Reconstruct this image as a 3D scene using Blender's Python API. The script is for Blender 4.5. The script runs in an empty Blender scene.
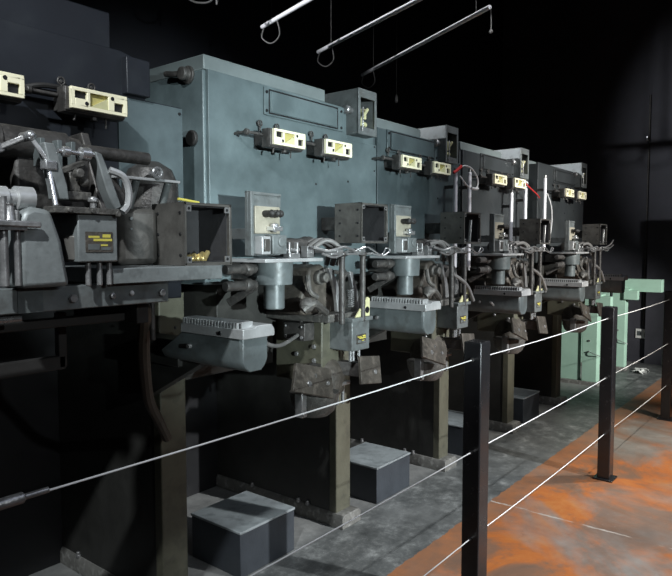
import bpy, bmesh, math, random
from mathutils import Vector, Matrix
random.seed(7)
scn = bpy.context.scene
COL = scn.collection
PI = math.pi

# ------------------------------------------------------------ materials
MATS = {}
def mat(name, col, rough=.5, metal=0., var=.25, scale=9., bump=.0, spec=.5, spot=None, spotamt=.5, coat=0.):
    m = bpy.data.materials.new(name); m.use_nodes = True
    nt = m.node_tree; N = nt.nodes; L = nt.links
    b = N['Principled BSDF']
    tc = N.new('ShaderNodeTexCoord')
    no = N.new('ShaderNodeTexNoise'); no.inputs['Scale'].default_value = scale
    no.inputs['Detail'].default_value = 6; no.inputs['Roughness'].default_value = .65
    L.new(tc.outputs['Object'], no.inputs['Vector'])
    cr = N.new('ShaderNodeValToRGB')
    cr.color_ramp.elements[0].position = .3; cr.color_ramp.elements[1].position = .72
    cr.color_ramp.elements[0].color = tuple(c*(1-var) for c in col)+(1,)
    cr.color_ramp.elements[1].color = tuple(min(1, c*(1+var)) for c in col)+(1,)
    L.new(no.outputs['Fac'], cr.inputs['Fac'])
    out = cr.outputs['Color']
    if spot:
        n2 = N.new('ShaderNodeTexNoise'); n2.inputs['Scale'].default_value = scale*2.3; n2.inputs['Detail'].default_value = 9
        L.new(tc.outputs['Object'], n2.inputs['Vector'])
        r2 = N.new('ShaderNodeValToRGB'); r2.color_ramp.elements[0].position = .53; r2.color_ramp.elements[1].position = .66
        r2.color_ramp.elements[0].color = (0,0,0,1); r2.color_ramp.elements[1].color = (spotamt,)*3+(1,)
        L.new(n2.outputs['Fac'], r2.inputs['Fac'])
        mx = N.new('ShaderNodeMix'); mx.data_type = 'RGBA'
        L.new(r2.outputs['Color'], mx.inputs['Factor'])
        L.new(out, mx.inputs['A']); mx.inputs['B'].default_value = tuple(spot)+(1,)
        out = mx.outputs['Result']
    L.new(out, b.inputs['Base Color'])
    rr = N.new('ShaderNodeMapRange'); rr.inputs['To Min'].default_value = max(.03, rough-.1); rr.inputs['To Max'].default_value = min(1, rough+.12)
    L.new(no.outputs['Fac'], rr.inputs['Value']); L.new(rr.outputs['Result'], b.inputs['Roughness'])
    b.inputs['Metallic'].default_value = metal
    b.inputs['Specular IOR Level'].default_value = spec
    b.inputs['Coat Weight'].default_value = coat
    if bump:
        bp = N.new('ShaderNodeBump'); bp.inputs['Strength'].default_value = bump; bp.inputs['Distance'].default_value = .01
        n3 = N.new('ShaderNodeTexNoise'); n3.inputs['Scale'].default_value = scale*6; n3.inputs['Detail'].default_value = 4
        L.new(tc.outputs['Object'], n3.inputs['Vector'])
        L.new(n3.outputs['Fac'], bp.inputs['Height']); L.new(bp.outputs['Normal'], b.inputs['Normal'])
    MATS[name] = m
    return m

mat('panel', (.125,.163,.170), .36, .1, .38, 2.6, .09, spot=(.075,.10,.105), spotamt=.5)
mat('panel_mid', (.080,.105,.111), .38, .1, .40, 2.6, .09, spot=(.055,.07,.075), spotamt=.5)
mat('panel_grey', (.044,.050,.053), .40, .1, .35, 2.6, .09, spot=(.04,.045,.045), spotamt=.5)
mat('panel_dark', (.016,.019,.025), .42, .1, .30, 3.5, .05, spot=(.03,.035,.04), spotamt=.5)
mat('rail', (.19,.225,.225), .45, .1, .15, 4, .04)
mat('iron', (.060,.057,.054), .48, .3, .45, 14, .25, spot=(.14,.13,.12), spotamt=.5)
mat('cast', (.085,.082,.076), .5, .2, .4, 18, .3, spot=(.19,.18,.16), spotamt=.6)
mat('brown_iron', (.066,.058,.048), .55, .15, .4, 14, .3, spot=(.15,.13,.11), spotamt=.5)
mat('steel', (.36,.36,.36), .34, .7, .3, 20, .1)
mat('bright_steel', (.62,.63,.64), .26, .8, .2, 20, .05)
mat('olive', (.102,.100,.072), .5, 0, .2, 9, .1, spot=(.05,.05,.04), spotamt=.4)
mat('dark_base', (.034,.034,.031), .5, 0, .3, 7, .1)
mat('plinth', (.17,.168,.155), .6, 0, .35, 12, .15, spot=(.38,.38,.36), spotamt=.6)
mat('tray', (.120,.140,.142), .40, .1, .28, 8, .08, spot=(.075,.08,.075), spotamt=.5)
mat('tray_lid', (.48,.49,.49), .38, .4, .2, 12, .08)
mat('gear_light', (.21,.23,.23), .40, .15, .22, 12, .1, spot=(.12,.13,.13), spotamt=.5)
mat('insert', (.34,.315,.25), .5, .1, .2, 14, .1)
mat('box_grey', (.10,.096,.088), .42, .25, .35, 10, .1, spot=(.06,.055,.05), spotamt=.5)
mat('box_in', (.032,.032,.034), .6, 0, .3, 10, .1)
mat('gear', (.150,.165,.165), .42, .15, .22, 12, .1, spot=(.08,.08,.075), spotamt=.5)
mat('cream', (.93,.88,.64), .45, 0, .06, 6)
mat('ochre', (.50,.44,.16), .5, 0, .1, 6)
mat('black', (.008,.008,.009), .5, 0, .2, 9)
mat('yellow', (.62,.55,.10), .5, 0, .15, 12)
mat('pale_yellow', (.60,.58,.33), .5, 0, .15, 12)
mat('white_tube', (.90,.90,.95), .35, 0, .06, 8)
mat('white_cable', (.75,.75,.75), .45, 0, .05, 8)
mat('red', (.55,.03,.03), .45, 0, .1, 8)
mat('rubber', (.022,.021,.02), .6, 0, .3, 12)
mat('hose', (.075,.062,.048), .55, 0, .3, 16)
mat('grey_hose', (.15,.145,.14), .5, 0, .25, 16)
mat('green', (.36,.55,.44), .5, 0, .08, 5, .04)
mat('post', (.022,.022,.024), .24, 0, .2, 9, .03, coat=.15)
mat('wire', (.90,.90,.90), .4, .0, .05, 30)
mat('rod', (.88,.88,.90), .45, .0, .1, 9)
mat('stool_top_lit', (.36,.40,.41), .32, .0, .25, 7, .12, spot=(.12,.14,.145), spotamt=.5)  # top much paler than the sides: light from above put into the colour
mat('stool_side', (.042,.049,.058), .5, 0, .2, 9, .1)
mat('wall', (.013,.013,.019), .7, 0, .25, 3, .1)
mat('wall_end', (.05,.05,.062), .7, 0, .25, 3, .1)
mat('ceiling', (.006,.006,.008), .8, 0, .2, 3)
mat('outlet', (.75,.75,.72), .4, 0, .04, 9)
mat('brass', (.62,.50,.22), .35, .7, .2, 18)
mat('paper', (.75,.76,.74), .7, 0, .08, 18)

def floor_mat():
    m = bpy.data.materials.new('floor_paint'); m.use_nodes = True
    nt = m.node_tree; N = nt.nodes; L = nt.links; b = N['Principled BSDF']
    tc = N.new('ShaderNodeTexCoord')
    def noise(s, d=6, r=.6, dist=0.):
        n = N.new('ShaderNodeTexNoise'); n.inputs['Scale'].default_value = s; n.inputs['Detail'].default_value = d
        n.inputs['Roughness'].default_value = r; n.inputs['Distortion'].default_value = dist
        L.new(tc.outputs['Object'], n.inputs['Vector']); return n.outputs['Fac']
    def ramp(f, stops):
        r = N.new('ShaderNodeValToRGB'); e = r.color_ramp.elements
        while len(e) < len(stops): e.new(.5)
        for i, (p, c) in enumerate(stops):
            e[i].position = p; e[i].color = (tuple(c)+(1,)) if hasattr(c, '__len__') else (c, c, c, 1)
        L.new(f, r.inputs['Fac']); return r.outputs['Color']
    def mix(f, a, b_):
        x = N.new('ShaderNodeMix'); x.data_type = 'RGBA'
        L.new(f, x.inputs['Factor'])
        for s, v in (('A', a), ('B', b_)):
            if isinstance(v, tuple): x.inputs[s].default_value = v+(1,)
            else: L.new(v, x.inputs[s])
        return x.outputs['Result']
    def math_(op, a, b_):
        x = N.new('ShaderNodeMath'); x.operation = op
        for i, v in enumerate((a, b_)):
            if isinstance(v, (int, float)): x.inputs[i].default_value = v
            else: L.new(v, x.inputs[i])
        return x.outputs[0]
    sp = N.new('ShaderNodeSeparateXYZ'); L.new(tc.outputs['Object'], sp.inputs[0])
    Y = sp.outputs['Y']; X = sp.outputs['X']
    # dark grey worn paint in front of the machines
    grey = ramp(noise(6, 10, .78), [(.34, (.05,.054,.054)), (.50, (.115,.122,.12)), (.59, (.21,.22,.215)), (.70, (.48,.49,.48))])
    grey = mix(ramp(noise(1.5, 4, .6, .6), [(.5, 0.), (.64, .55)]), grey, (.16,.168,.165))
    # orange stained concrete with grey bare patches
    orange = ramp(noise(1.9, 9, .66, .5), [(.30, (.15,.105,.08)), (.46, (.24,.13,.08)), (.56, (.47,.150,.040)), (.74, (.56,.24,.075))])
    bare = ramp(noise(1.05, 5, .55, .8), [(.47, 0.), (.60, .9)])
    orange = mix(bare, orange, ramp(noise(6, 7, .6), [(.3, (.17,.155,.14)), (.7, (.30,.285,.26))]))
    orange = mix(ramp(noise(9, 6, .7), [(.56, 0.), (.72, .6)]), orange, (.22,.12,.08))
    # narrow strip of stronger orange along the edge
    dust = ramp(math_('SUBTRACT', Y, 1.9), [(.20, 0.), (.32, .75)])
    grey = mix(dust, grey, ramp(noise(9, 8, .75), [(.3, (.20,.205,.20)), (.7, (.40,.40,.385))]))
    wob = math_('ADD', Y, math_('MULTIPLY', math_('SUBTRACT', noise(14, 3), .5), .04))
    strip = ramp(math_('SUBTRACT', wob, 0.), [(0., 0.), (1., 1.)])
    e1 = math_('GREATER_THAN', wob, 1.63)
    e2 = math_('GREATER_THAN', wob, 1.47)
    st = ramp(noise(7, 6, .6), [(.3, (.20,.115,.075)), (.7, (.38,.16,.07))])
    f2 = math_('MULTIPLY', e2, .8)
    o2 = mix(f2, orange, st)
    colr = mix(e1, o2, grey)
    # cracks: thin pale lines on the orange floor
    cx = math_('ADD', X, math_('MULTIPLY', noise(5, 5), .06))
    ln = math_('LESS_THAN', math_('ABSOLUTE', math_('SUBTRACT', cx, 3.605), 0), .007)
    ln = math_('MULTIPLY', ln, math_('SUBTRACT', 1., e1))
    ln = math_('MULTIPLY', ln, ramp(noise(6, 4), [(.4, 0.), (.6, 1.)]))
    colr = mix(ln, colr, (.5,.45,.4))
    # specks of flaked paint
    spk = ramp(noise(55, 3, .6), [(.70, 0.), (.74, .7)])
    colr = mix(spk, colr, (.42,.42,.40))
    L.new(colr, b.inputs['Base Color'])
    rg = N.new('ShaderNodeMapRange'); rg.inputs['To Min'].default_value = .34; rg.inputs['To Max'].default_value = .62
    L.new(noise(4, 6), rg.inputs['Value']); L.new(rg.outputs['Result'], b.inputs['Roughness'])
    bp = N.new('ShaderNodeBump'); bp.inputs['Strength'].default_value = .12; bp.inputs['Distance'].default_value = .01
    L.new(noise(30, 6), bp.inputs['Height']); L.new(bp.outputs['Normal'], b.inputs['Normal'])
    MATS['floor'] = m
floor_mat()

# ------------------------------------------------------------ mesh helpers
class MB:
    """Collects shapes (in world metres); build() links ONE mesh object relative to origin O."""
    def __init__(s): s.bm = bmesh.new(); s.mi = 0; s.mats = []
    def use(s, name):
        if name not in s.mats: s.mats.append(name)
        s.mi = s.mats.index(name); return s
    def _f(s, vs):
        try: f = s.bm.faces.new(vs); f.material_index = s.mi; return f
        except ValueError: return None
    def hexa(s, c):
        v = [s.bm.verts.new(p) for p in c]
        for q in ((3,2,1,0),(4,5,6,7),(0,1,5,4),(1,2,6,5),(2,3,7,6),(3,0,4,7)): s._f([v[i] for i in q])
        return s
    def box(s, x0, x1, y0, y1, z0, z1, rot=None, piv=None):
        c = [Vector(p) for p in ((x0,y0,z0),(x1,y0,z0),(x1,y1,z0),(x0,y1,z0),(x0,y0,z1),(x1,y0,z1),(x1,y1,z1),(x0,y1,z1))]
        if rot:
            pv = Vector(piv) if piv else sum(c, Vector())/8
            R = rot if isinstance(rot, Matrix) else Matrix.Rotation(rot[0], 3, rot[1])
            c = [pv+R@(p-pv) for p in c]
        return s.hexa(c)
    def bar(s, p0, p1, w, h, up=(0,0,1)):
        p0, p1 = Vector(p0), Vector(p1); d = (p1-p0).normalized(); u = Vector(up)
        if abs(d.dot(u)) > .95: u = Vector((1,0,0))
        a = d.cross(u).normalized()*w/2; b = a.cross(d).normalized()*h/2
        return s.hexa([p0-a-b, p0+a-b, p1+a-b, p1-a-b, p0-a+b, p0+a+b, p1+a+b, p1-a+b])
    def rings(s, rs, cap=True, close=False):
        L = [[s.bm.verts.new(p) for p in r] for r in rs]
        n = len(L[0]); pr = list(zip(L, L[1:]))
        if close: pr.append((L[-1], L[0]))
        for a, b in pr:
            for i in range(n): s._f([a[i], a[(i+1)%n], b[(i+1)%n], b[i]])
        if cap and not close: s._f(L[0][::-1]); s._f(L[-1])
        return s
    def lathe(s, p0, axis, prof, n=24):
        """prof: (distance along axis, radius)"""
        p0 = Vector(p0); d = Vector(axis).normalized()
        u = d.orthogonal().normalized(); w = d.cross(u)
        rs = [[p0+d*t+(u*math.cos(2*PI*i/n)+w*math.sin(2*PI*i/n))*max(r,1e-4) for i in range(n)] for t, r in prof]
        return s.rings(rs)
    def cyl(s, p0, p1, r, r2=None, n=20):
        p0, p1 = Vector(p0), Vector(p1); l = (p1-p0).length
        return s.lathe(p0, p1-p0, [(0, r), (l, r if r2 is None else r2)], n)
    def tube(s, pts, r, n=10, sub=6, close=False):
        P = [Vector(p) for p in pts]
        if sub > 1 and len(P) > 2:
            Q = []; m = len(P); last = m if close else m-1
            for i in range(last):
                a = P[(i-1)%m] if close else P[max(i-1,0)]; b = P[i]; c = P[(i+1)%m]; d = P[(i+2)%m] if close else P[min(i+2,m-1)]
                for k in range(sub):
                    t = k/sub
                    Q.append(.5*((2*b)+(c-a)*t+(2*a-5*b+4*c-d)*t*t+(3*b-a-3*c+d)*t**3))
            if not close: Q.append(P[-1])
            P = Q
        rs = []; u = None
        for i, p in enumerate(P):
            if close: d = P[(i+1)%len(P)]-P[i-1]
            else: d = P[min(i+1,len(P)-1)]-P[max(i-1,0)]
            d = d.normalized()
            u = d.orthogonal().normalized() if u is None else (u-d*u.dot(d)).normalized()
            w = d.cross(u)
            rs.append([p+(u*math.cos(2*PI*k/n)+w*math.sin(2*PI*k/n))*r for k in range(n)])
        return s.rings(rs, close=close)
    def prism(s, poly, axis, a0, a1):
        """poly: 2D points; axis x -> (y,z), y -> (x,z), z -> (x,y)"""
        def P(q, a):
            return {'x': (a,q[0],q[1]), 'y': (q[0],a,q[1]), 'z': (q[0],q[1],a)}[axis]
        return s.rings([[P(q, a0) for q in poly], [P(q, a1) for q in poly]])
    def plate(s, c4, t):
        """four corners (world), thickness t along the normal away"""
        c = [Vector(p) for p in c4]; nrm = (c[1]-c[0]).cross(c[3]-c[0]).normalized()*t
        return s.hexa(c+[p+nrm for p in c])
    def frame(s, x0, x1, z0, z1, y0, y1, w):
        s.box(x0, x1, y0, y1, z1-w, z1); s.box(x0, x1, y0, y1, z0, z0+w)
        s.box(x0, x0+w, y0, y1, z0+w, z1-w); s.box(x1-w, x1, y0, y1, z0+w, z1-w); return s
    def hexnut(s, p, axis, r, h): return s.lathe(p, axis, [(0, r), (h*.85, r), (h, r*.82)], 6)
    def bolt(s, p, axis, r=.008): 
        s.hexnut(p, axis, r, r*.8); return s
    def sphere(s, c, r, n=12):
        return s.lathe(Vector(c)-Vector((0,0,r)), (0,0,1), [(r-r*math.cos(PI*i/n), r*math.sin(PI*i/n)) for i in range(n+1)], 16)
    SPLIT = {'bolt','screw','corner_tab','rivet','pin','wire_ferrule','hose','boss','suspension_wire','knob'}
    def build(s, name, m=None, parent=None, O=None, bevel=.003, smooth=True):
        if name in MB.SPLIT and parent is not None:
            s.bm.verts.ensure_lookup_table(); seen = set(); isl = []
            for v in s.bm.verts:
                if v in seen: continue
                st = [v]; seen.add(v); cur = []
                while st:
                    a = st.pop(); cur.append(a)
                    for e in a.link_edges:
                        b = e.other_vert(a)
                        if b not in seen: seen.add(b); st.append(b)
                isl.append(cur)
            if len(isl) > 1:
                # pieces whose boxes touch stay together
                bb = [[min(v.co[k] for v in c)-1e-3 for k in range(3)]+[max(v.co[k] for v in c)+1e-3 for k in range(3)] for c in isl]
                lab = list(range(len(isl)))
                for i in range(len(isl)):
                    for j in range(i):
                        if name != 'hose' and all(bb[i][k] <= bb[j][k+3] and bb[j][k] <= bb[i][k+3] for k in range(3)):
                            a, b = lab[i], lab[j]; lab = [b if q == a else q for q in lab]
                out = None
                for g in sorted(set(lab)):
                    n = MB(); n.mats = list(s.mats); mp = {}
                    for c, q in zip(isl, lab):
                        if q == g:
                            for v in c: mp[v] = n.bm.verts.new(v.co)
                    for f in s.bm.faces:
                        if f.verts[0] in mp:
                            h = n.bm.faces.new([mp[v] for v in f.verts]); h.material_index = f.material_index
                    out = n._build(name, m, parent, O, bevel, smooth)
                s.bm.free(); return out
        return s._build(name, m, parent, O, bevel, smooth)
    def _build(s, name, m=None, parent=None, O=None, bevel=.003, smooth=True):
        if O is None: O = parent_origin(parent) if parent else Vector((0,0,0))
        O = Vector(O)
        bmesh.ops.translate(s.bm, verts=s.bm.verts, vec=-O)
        bmesh.ops.remove_doubles(s.bm, verts=s.bm.verts, dist=1e-6)
        bmesh.ops.recalc_face_normals(s.bm, faces=s.bm.faces)
        me = bpy.data.meshes.new(name); s.bm.to_mesh(me); s.bm.free()
        for n in (s.mats if s.mats else [m]): me.materials.append(MATS[n])
        o = bpy.data.objects.new(name, me); COL.objects.link(o)
        if parent: o.parent = parent
        else: o.location = O
        if smooth:
            for p in me.polygons: p.use_smooth = True
            try: me.set_sharp_from_angle(angle=math.radians(35))
            except Exception: pass
        if bevel:
            b = o.modifiers.new('bevel', 'BEVEL'); b.width = bevel; b.segments = 2; b.limit_method = 'ANGLE'; b.angle_limit = math.radians(40)
            b.use_clamp_overlap = True
        return o
ORIG = {}
def parent_origin(p):
    while p.parent: p = p.parent
    return ORIG[p.name]
def thing(name, label, cat, loc, group=None):
    o = bpy.data.objects.new(name, None); o.empty_display_size = .1; COL.objects.link(o); o.location = loc
    ORIG[o.name] = Vector(loc); o['label'] = label; o['category'] = cat
    if group: o['group'] = group
    return o
def tag(o, label, cat, group=None):
    o['label'] = label; o['category'] = cat
    if group: o['group'] = group
    return o
def struct(name, mb, m, bevel=0, O=(0,0,0)):
    o = mb.build(name, m, None, O, bevel=bevel, smooth=False); o['kind'] = 'structure'; return o
def copy_part(o, parent, dx=0.):
    c = o.copy(); COL.objects.link(c); c.parent = parent
    c.location = (o.location.x+dx, o.location.y, o.location.z)
    for ch in list(o.children): copy_part(ch, c)
    return c

# ------------------------------------------------------------ the setting
XE, YB, YF, XL, ZC = 9.15, 4.1, -4.6, -2.2, 5.6
struct('floor', MB().box(XL-.2, XE+.2, YF-.2, YB+.2, -.12, 0), 'floor')
struct('ceiling', MB().box(XL-.2, XE+.2, YF-.2, YB+.2, ZC, ZC+.1), 'ceiling')
struct('wall_back', MB().box(XL-.2, XE+.2, YB, YB+.15, 0, ZC), 'wall')
struct('wall_front', MB().box(XL-.2, XE+.2, YF-.15, YF, 0, ZC), 'wall')
struct('wall_left', MB().box(XL-.15, XL, YF, YB, 0, ZC), 'wall')
struct('wall_right', MB().box(XE, XE+.15, YF, YB, 0, ZC), 'wall_end')
struct('trim_1', MB().box(XE-.05, XE, .2, 2.02, 0, ZC), 'wall_end')        # shallow pier on the end wall
struct('baseboard_right', MB().box(XE-.012, XE, 2.02, YB, 0, .07), 'wall_end')

# conduit and socket on the end wall
t = thing('wall_conduit', 'thin dark vertical conduit with a small hook high on the far end wall', 'conduit', (XE-.02, 2.05, .5))
MB().cyl((XE-.015,2.05,.5), (XE-.015,2.05,3.5), .012).build('pipe', 'iron', t)
MB().tube([(XE-.02,2.06,2.92),(XE-.07,2.06,2.92),(XE-.08,2.06,2.97)], .007).build('hook', 'bright_steel', t)
t = thing('wall_outlet', 'white double wall socket low on the dark far end wall', 'outlet', (XE, 2.05, .385))
MB().box(XE-.012, XE, 1.955, 2.145, .325, .45).build('cover_plate', 'outlet', t)
for y in (2.0, 2.095):
    m = MB(); m.box(XE-.016, XE-.011, y-.03, y+.03, .36, .42); m.build('socket', 'tray', t)
MB().use('black').box(XE-.02, XE-.016, 2.07, 2.085, .375, .405).build('switch', None, t)

# ------------------------------------------------------------ machine kit
def shell(parent, xl, xr, zt=2.21, zr=2.265, rail_to=None, pm='panel', switch_x=None, back_x=None):
    """upper cabinet, front plate, top rail"""
    O = parent_origin(parent)
    m = MB()
    if back_x: m.box(back_x, xr, 2.02, 2.62, 1.40, zr-.01)
    else: m.box(xl-.012, xr, 1.905, 2.62, 1.40, zt)
    m.build('cabinet', 'rail' if back_x else pm, parent, bevel=.005)
    m = MB()
    if back_x: m.box(xl, xr, 1.905, 2.02, 1.42, zt-.01)
    sx = switch_x if switch_x else xr
    m.prism([(xl,1.42),(xr,1.42),(xr,2.06),(sx,2.06),(sx-.02,zt-.004),(xl,zt)], 'y', 1.889, 1.905)
    p = m.build('front_panel', pm, parent, bevel=.002)
    b = MB()
    for z in (1.55, 1.75, 1.93, 2.05):
        b.lathe((xr-.018, 1.889, z), (0,-1,0), [(0,.006),(.004,.005)], 8)
    for q in ((xl+.35,1.62),(xl+.62,1.83),(xl+.86,1.86)):
        b.lathe((q[0], 1.889, q[1]), (0,-1,0), [(0,.007),(.004,.005)], 8)
    b.build('screw', 'black', p)
    if back_x: return p
    m = MB(); m.box(xl-.012, rail_to or (xr-.4), 1.90, 2.62, zt, zr)
    m.build('top_rail', 'rail', parent, bevel=.004)
    return p

def base(parent, x, m_side='dark_base', front='olive', back=3.18):
    m = MB(); m.use(m_side).box(x, x+.12, 2.16, back, .05, 1.395)
    m.build('base_wall', None, parent, bevel=.004)
    m = MB(); m.box(x-.004, x+.124, 2.14, 2.19, .05, 1.36)
    m.build('column', front, parent, bevel=.005)
    m = MB()
    m.prism([(x-.016,0),(x+.150,0),(x+.150,.058),(x+.132,.078),(x-.004,.078),(x-.016,.058)], 'y', 2.085, back+.05)
    pl = m.build('plinth', 'plinth', parent, bevel=.003)
    b = MB()
    for y in (2.35, 2.42, 2.8): b.cyl((x-.004,y,.07),(x-.004,y,.098),.010); b.hexnut((x-.004,y,.072),(0,0,1),.014,.014)
    b.build('bolt', 'steel', pl)

def crossbeam(parent, xl, xr):
    MB().box(xl, xr, 3.12, 3.15, 0, 1.40).build('shade_sheet', 'black', parent)  # added black sheet: darkness behind the base made by colour
    m = MB(); m.box(xl, xr, 1.98, 2.5, 1.16, 1.392)
    m.box(xl+.05, xr-.05, 2.48, 2.6, .9, 1.392)
    m.build('crossbeam', 'dark_base', parent)

def connector(parent, x, z=1.953, y=1.766):
    """cream two-socket block on a dark bracket; x = left edge"""
    w, h = .184, .062
    m = MB(); m.box(x-.012, x+w, y+.018, y+.06, z-.010, z+h+.002); m.box(x+.01, x+w-.02, y+.06, 1.889, z+.005, z+h-.01)
    m.box(x-.012, x+w, y+.012, y+.02, z-.006, z+h)
    br = m.build('connector_bracket', 'iron', parent)
    m = MB()
    # face with real openings: built as strips around two sockets and a wedge recess
    m.use('cream')
    y1 = y+.016
    m.box(x, x+w, y, y1, z+h-.010, z+h); m.box(x, x+w, y, y1, z, z+.010)
    m.box(x, x+.012, y, y1, z+.010, z+h-.010); m.box(x+w-.012, x+w, y, y1, z+.010, z+h-.010)
    m.box(x+.012, x+.050, y, y1, z+.010, z+.030); m.box(x+.050, x+.060, y, y1, z+.010, z+h-.010)
    m.box(x+.120, x+.140, y, y1, z+.010, z+h-.010); m.box(x+.140, x+w-.012, y, y1, z+.036, z+h-.010)
    body = m.build('connector_block', None, parent, bevel=.0015)
    m = MB().use('black').box(x+.012, x+.050, y+.010, y1, z+.030, z+h-.010); m.build('socket', None, body, bevel=0)
    m = MB().use('black').box(x+.140, x+w-.012, y+.010, y1, z+.010, z+.036); m.build('socket', None, body, bevel=0)
    m = MB(); m.use('ochre').box(x+.060, x+.120, y+.011, y1, z+.010, z+h-.010)
    m.use('pale_yellow').prism([(x+.060,z+.010),(x+.120,z+.010),(x+.120,z+.045)], 'y', y+.003, y+.011)
    m.build('wedge', None, body, bevel=0)
    m = MB().use('black')
    m.cyl((x+.048,y-.001,z+.018),(x+.048,y+.004,z+.018),.006, n=10); m.cyl((x+.133,y-.001,z+.047),(x+.133,y+.004,z+.047),.006, n=10)
    m.build('screw', None, body, bevel=0)
    # eye bolts above, stub rods beside
    for dx in (.03, .13):
        e = MB(); e.tube([(x+dx+.011*math.cos(a), 1.875, z+h+.035+.011*math.sin(a)) for a in [2*PI*k/8 for k in range(8)]], .0035, 6, 3, True)
        e.cyl((x+dx,1.875,z+h+.024),(x+dx,1.875,z+h),.004, n=8); e.cyl((x+dx,1.875,z+h+.035),(x+dx,1.892,z+h+.035),.006,n=8)
        e.build('eye_bolt', 'iron', parent)
    s = MB(); s.cyl((x-.095,1.82,z+.04),(x-.012,1.82,z+.04),.006); s.cyl((x-.105,1.82,z+.04),(x-.09,1.82,z+.04),.012)
    s.cyl((x-.097,1.82,z+.04),(x-.097,1.888,z+.04),.006)
    s.build('stub_rod', 'iron', parent)
    s = MB(); s.cyl((x+.03,1.80,z-.008),(x+.025,1.80,z-.030),.004,n=8); s.cyl((x+.13,1.80,z-.008),(x+.13,1.80,z-.040),.003,n=8); s.hexnut((x+.09,1.80,z-.022),(0,0,1),.011,.012)
    s.build('pin', 'iron', parent)

def switch_box(parent, x, z0=2.085, z1=2.297, y0=1.835, y1=2.25, w=.148):
    t_ = .012
    m = MB(); m.use('gear')
    m.box(x, x+t_, y0, y1, z0, z1); m.box(x+w-t_, x+w, y0, y1, z0, z1)
    m.box(x+t_, x+w-t_, y0, y1, z1-t_, z1); m.box(x+t_, x+w-t_, y0, y1, z0, z0+t_)
    m.use('box_in').box(x+t_, x+w-t_, y0+.10, y1, z0+t_, z1-t_)
    s = m.build('switch_box', None, parent, bevel=.002)
    m = MB(); m.frame(x-.001, x+w+.001, z0-.001, z1+.001, y0-.006, y0, .017); m.box(x+.017, x+w-.017, y0-.006, y0, z1-.040, z1-.016)
    m.box(x+.017, x+w-.017, y0-.006, y0, z0+.016, z0+.034)
    f = m.build('front_frame', 'gear', s, bevel=.0015)
    m = MB(); m.bar((x+.055,y0+.03,z0+.06),(x+.075,y0-.006,z0+.125),.022,.012); m.cyl((x+.03,y0+.04,z0+.06),(x+w-.03,y0+.04,z0+.06),.012)
    m.box(x+.07,x+.10,y0+.02,y0+.06,z0+.08,z0+.13)
    m.build('lever', 'pale_yellow', s)
    m = MB(); m.cyl((x-.045,y0+.04,z0+.11),(x+.002,y0+.04,z0+.11),.014); m.lathe((x-.05,y0+.04,z0+.11),(1,0,0),[(0,.015),(.008,.021),(.024,.021),(.03,.015)])
    m.build('knob', 'steel', s)
    m = MB(); m.bar((x+.022,y0-.014,z0+.022),(x+.022,y0-.014,z0+.125),.008,.008); m.box(x+.016,x+.03,y0-.016,y0,z0+.012,z0+.03)
    m.build('latch', 'steel', s)

def cover_frame(parent, xa, xb):
    """embossed oblong cover on the front panel"""
    m = MB(); m.box(xa-.025, xb+.055, 1.881, 1.889, 2.088, 2.200)
    m.box(xa+.012, xb, 1.876, 1.881, 2.102, 2.186)
    p = m.build('cover_plate', 'panel', parent, bevel=.002)
    g = MB(); g.use('black'); g.frame(xa, xb+.010, 2.094, 2.194, 1.8800, 1.8815, .006)
    g.build('gasket', None, p, bevel=0)
    b = MB()
    for x in (xa-.012, xb+.035):
        for z in (2.105, 2.18): b.lathe((x,1.881,z),(0,-1,0),[(0,.007),(.004,.006)],8)
    b.build('screw', 'black', p, bevel=0)

def terminal(parent, x, y=1.68, z0=1.515, z1=1.745):
    m = MB(); m.box(x, x+.172, y, y+.012, z0, z1); m.box(x, x+.014, y-.02, y+.012, z0, z1); m.box(x, x+.172, y-.006, y, z1-.01, z1)
    m.box(x+.04, x+.11, y+.012, 1.888, z0+.06, z0+.10)
    p = m.build('terminal_plate', 'gear', parent, bevel=.002)
    m = MB(); m.box(x+.028, x+.158, y-.012, y, 1.595, 1.695)
    b = m.build('terminal_block', 'insert', p)
    m = MB()
    for q in (x+.075, x+.105, x+.12): m.cyl((q,y-.05,1.668),(q,y-.012,1.668),.012); m.sphere((q,y-.05,1.668),.014,8)
    m.tube([(x+.07,y-.03,1.66),(x+.09,y-.055,1.675),(x+.115,y-.03,1.66)],.006)
    m.build('knob', 'rubber', p)
    m = MB(); m.box(x+.085,x+.135,y-.05,y-.012,1.605,1.622); m.lathe((x+.11,y-.03,1.60),(0,0,1),[(0,.008),(.03,.016),(.034,.008)])
    m.build('clamp', 'bright_steel', p)
    m = MB(); m.box(x+.03,x+.075,y-.045,y,1.52,1.585); m.build('relay', 'tray_lid', p)
    m = MB(); m.box(x+.038,x+.066,y-.052,y-.045,1.53,1.575); m.build('relay_cover','box_grey',p)
    m = MB(); m.box(x+.09,x+.165,y-.04,y,1.52,1.59); m.cyl((x+.135,y-.046,1.565),(x+.135,y-.04,1.565),.018); m.build('relay', 'gear', p)

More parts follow.
